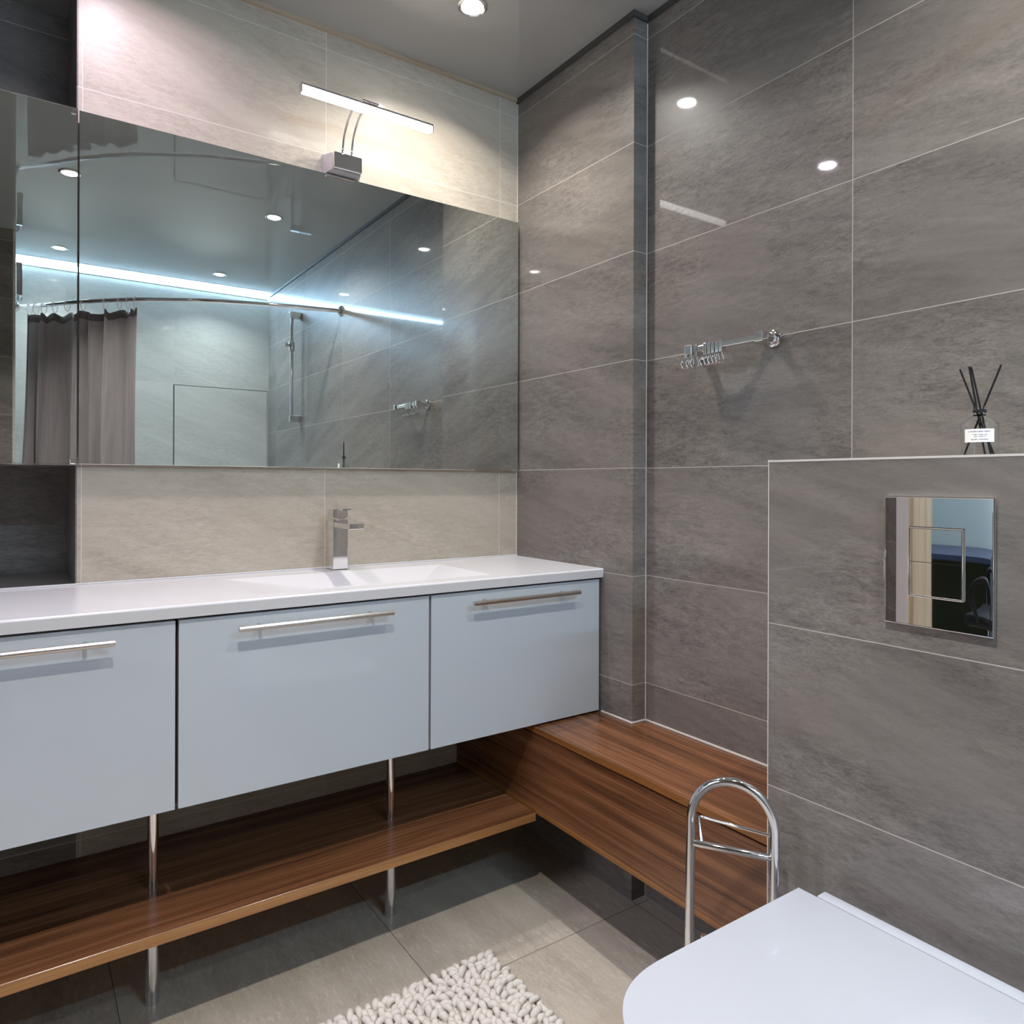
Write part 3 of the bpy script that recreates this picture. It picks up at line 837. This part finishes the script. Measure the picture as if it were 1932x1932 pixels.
# small drying rack high on the alcove side wall
t = thing('drying_rack', 'small folded chrome drying rack high on the wall at the far left of the mirror', 'drying rack', (XA, -0.92, 2.19))
for z in (0.0, 0.075, 0.15):
    rb = bmesh.new(); tube(rb, [(0.022 + 0.0 * z, -0.045, z), (0.022, 0.10, z)], 0.005, 10); obj('rung', rb, M['chrome'], t, True)
for y in (-0.045, 0.10):
    obj('side_bar', bmof(box, 0.0005, 0.030, y - 0.006, y + 0.006, -0.015, 0.165, 0.002), M['chrome'], t)

# corner bath under the rod
bm = bmesh.new()
inner = [(p.x, p.y - 0.03) for p in rod[4:-2:3]]
inner = [(x, y) for x, y in inner if 0.0 < x < XR - 0.03]
poly = [(XA + 0.002, YO + 0.002)] + [(XR - 0.002, YO + 0.002), (XR - 0.002, inner[-1][1])] + inner[::-1] + [(XA + 0.002, inner[0][1])]
cxy = Vector((sum(p[0] for p in poly) / len(poly), sum(p[1] for p in poly) / len(poly)))
cen = Vector((0.80, -0.58))
sc = lambda k: [(cen.x + (x - cen.x) * k, cen.y + (y - cen.y) * k) for x, y in poly]
rings = []
for k, z in ((1.0, 0.0), (1.0, 0.55), (0.995, 0.56), (0.88, 0.56), (0.86, 0.55), (0.74, 0.20), (0.66, 0.14)):
    rings.append([bm.verts.new((x, y, z)) for x, y in sc(k if k < 1 else 1.0)])
for A, B in zip(rings, rings[1:]):
    for k in range(len(A)): bm.faces.new((A[k], A[(k + 1) % len(A)], B[(k + 1) % len(B)], B[k]))
bm.faces.new(rings[-1]); bm.faces.new(rings[0][::-1])
tb = obj('corner_bathtub', bm, M['tub'], None, True); tag(tb, 'white corner bathtub with a curved front under the curtain rod', 'bathtub')

# ------------------------------------------------------------------ next room through the doorway (seen in the flush plate)
t = thing('desk', 'dark blue desk with an olive panel, reflected in the flush plate', 'desk', (-2.62, 2.25, 0))
obj('desktop', bmof(box, -0.36, 0.34, -0.75, 0.75, 0.70, 0.735, 0.003), M['desk'], t)
for y in (-0.73, 0.71): obj('side_panel', bmof(box, -0.34, 0.30, y, y + 0.02, 0, 0.70), M['desk'], t)
obj('modesty_panel', bmof(box, -0.30, -0.28, -0.71, 0.71, 0.02, 0.70), M['olive'], t)
t = thing('office_chair', 'black office chair with armrests, reflected at the corner of the flush plate', 'office chair', (-1.93, 1.47, 0), R(90))
obj('seat', bmof(box, -0.23, 0.23, -0.23, 0.23, 0.43, 0.50, 0.03), M['black'], t, True)
obj('backrest', bmof(box, -0.27, -0.22, -0.21, 0.21, 0.56, 1.02, 0.02), M['black'], t, True)
obj('back_support', bmof(box, -0.255, -0.235, -0.03, 0.03, 0.42, 0.60, 0.005), M['black'], t)
cb = bmesh.new(); tube(cb, [(0, 0, 0.08), (0, 0, 0.435)], 0.025, 16); obj('column', cb, M['chrome'], t, True)
for s in (-1, 1):
    ab = bmesh.new(); tube(ab, catmull([(0.12, s * 0.225, 0.46), (0.16, s * 0.275, 0.58), (0.12, s * 0.28, 0.67), (-0.05, s * 0.28, 0.68), (-0.16, s * 0.27, 0.60), (-0.12, s * 0.225, 0.46)], 6), 0.015, 10)
    obj('armrest', ab, M['black'], t, True)
for k in range(5):
    a = 2 * PI * k / 5
    lb = bmesh.new(); tube(lb, [(0, 0, 0.10), (0.27 * math.cos(a), 0.27 * math.sin(a), 0.065)], [0.022, 0.014], 10)
    l = obj('leg', lb, M['chrome'], t, True)
    wb = bmesh.new(); lathe(wb, [(0.0, -0.02), (0.026, -0.02), (0.026, 0.02), (0.0, 0.02)], 16, 'y', (0.27 * math.cos(a), 0.27 * math.sin(a), 0.026))
    obj('caster', wb, M['black'], l, True)
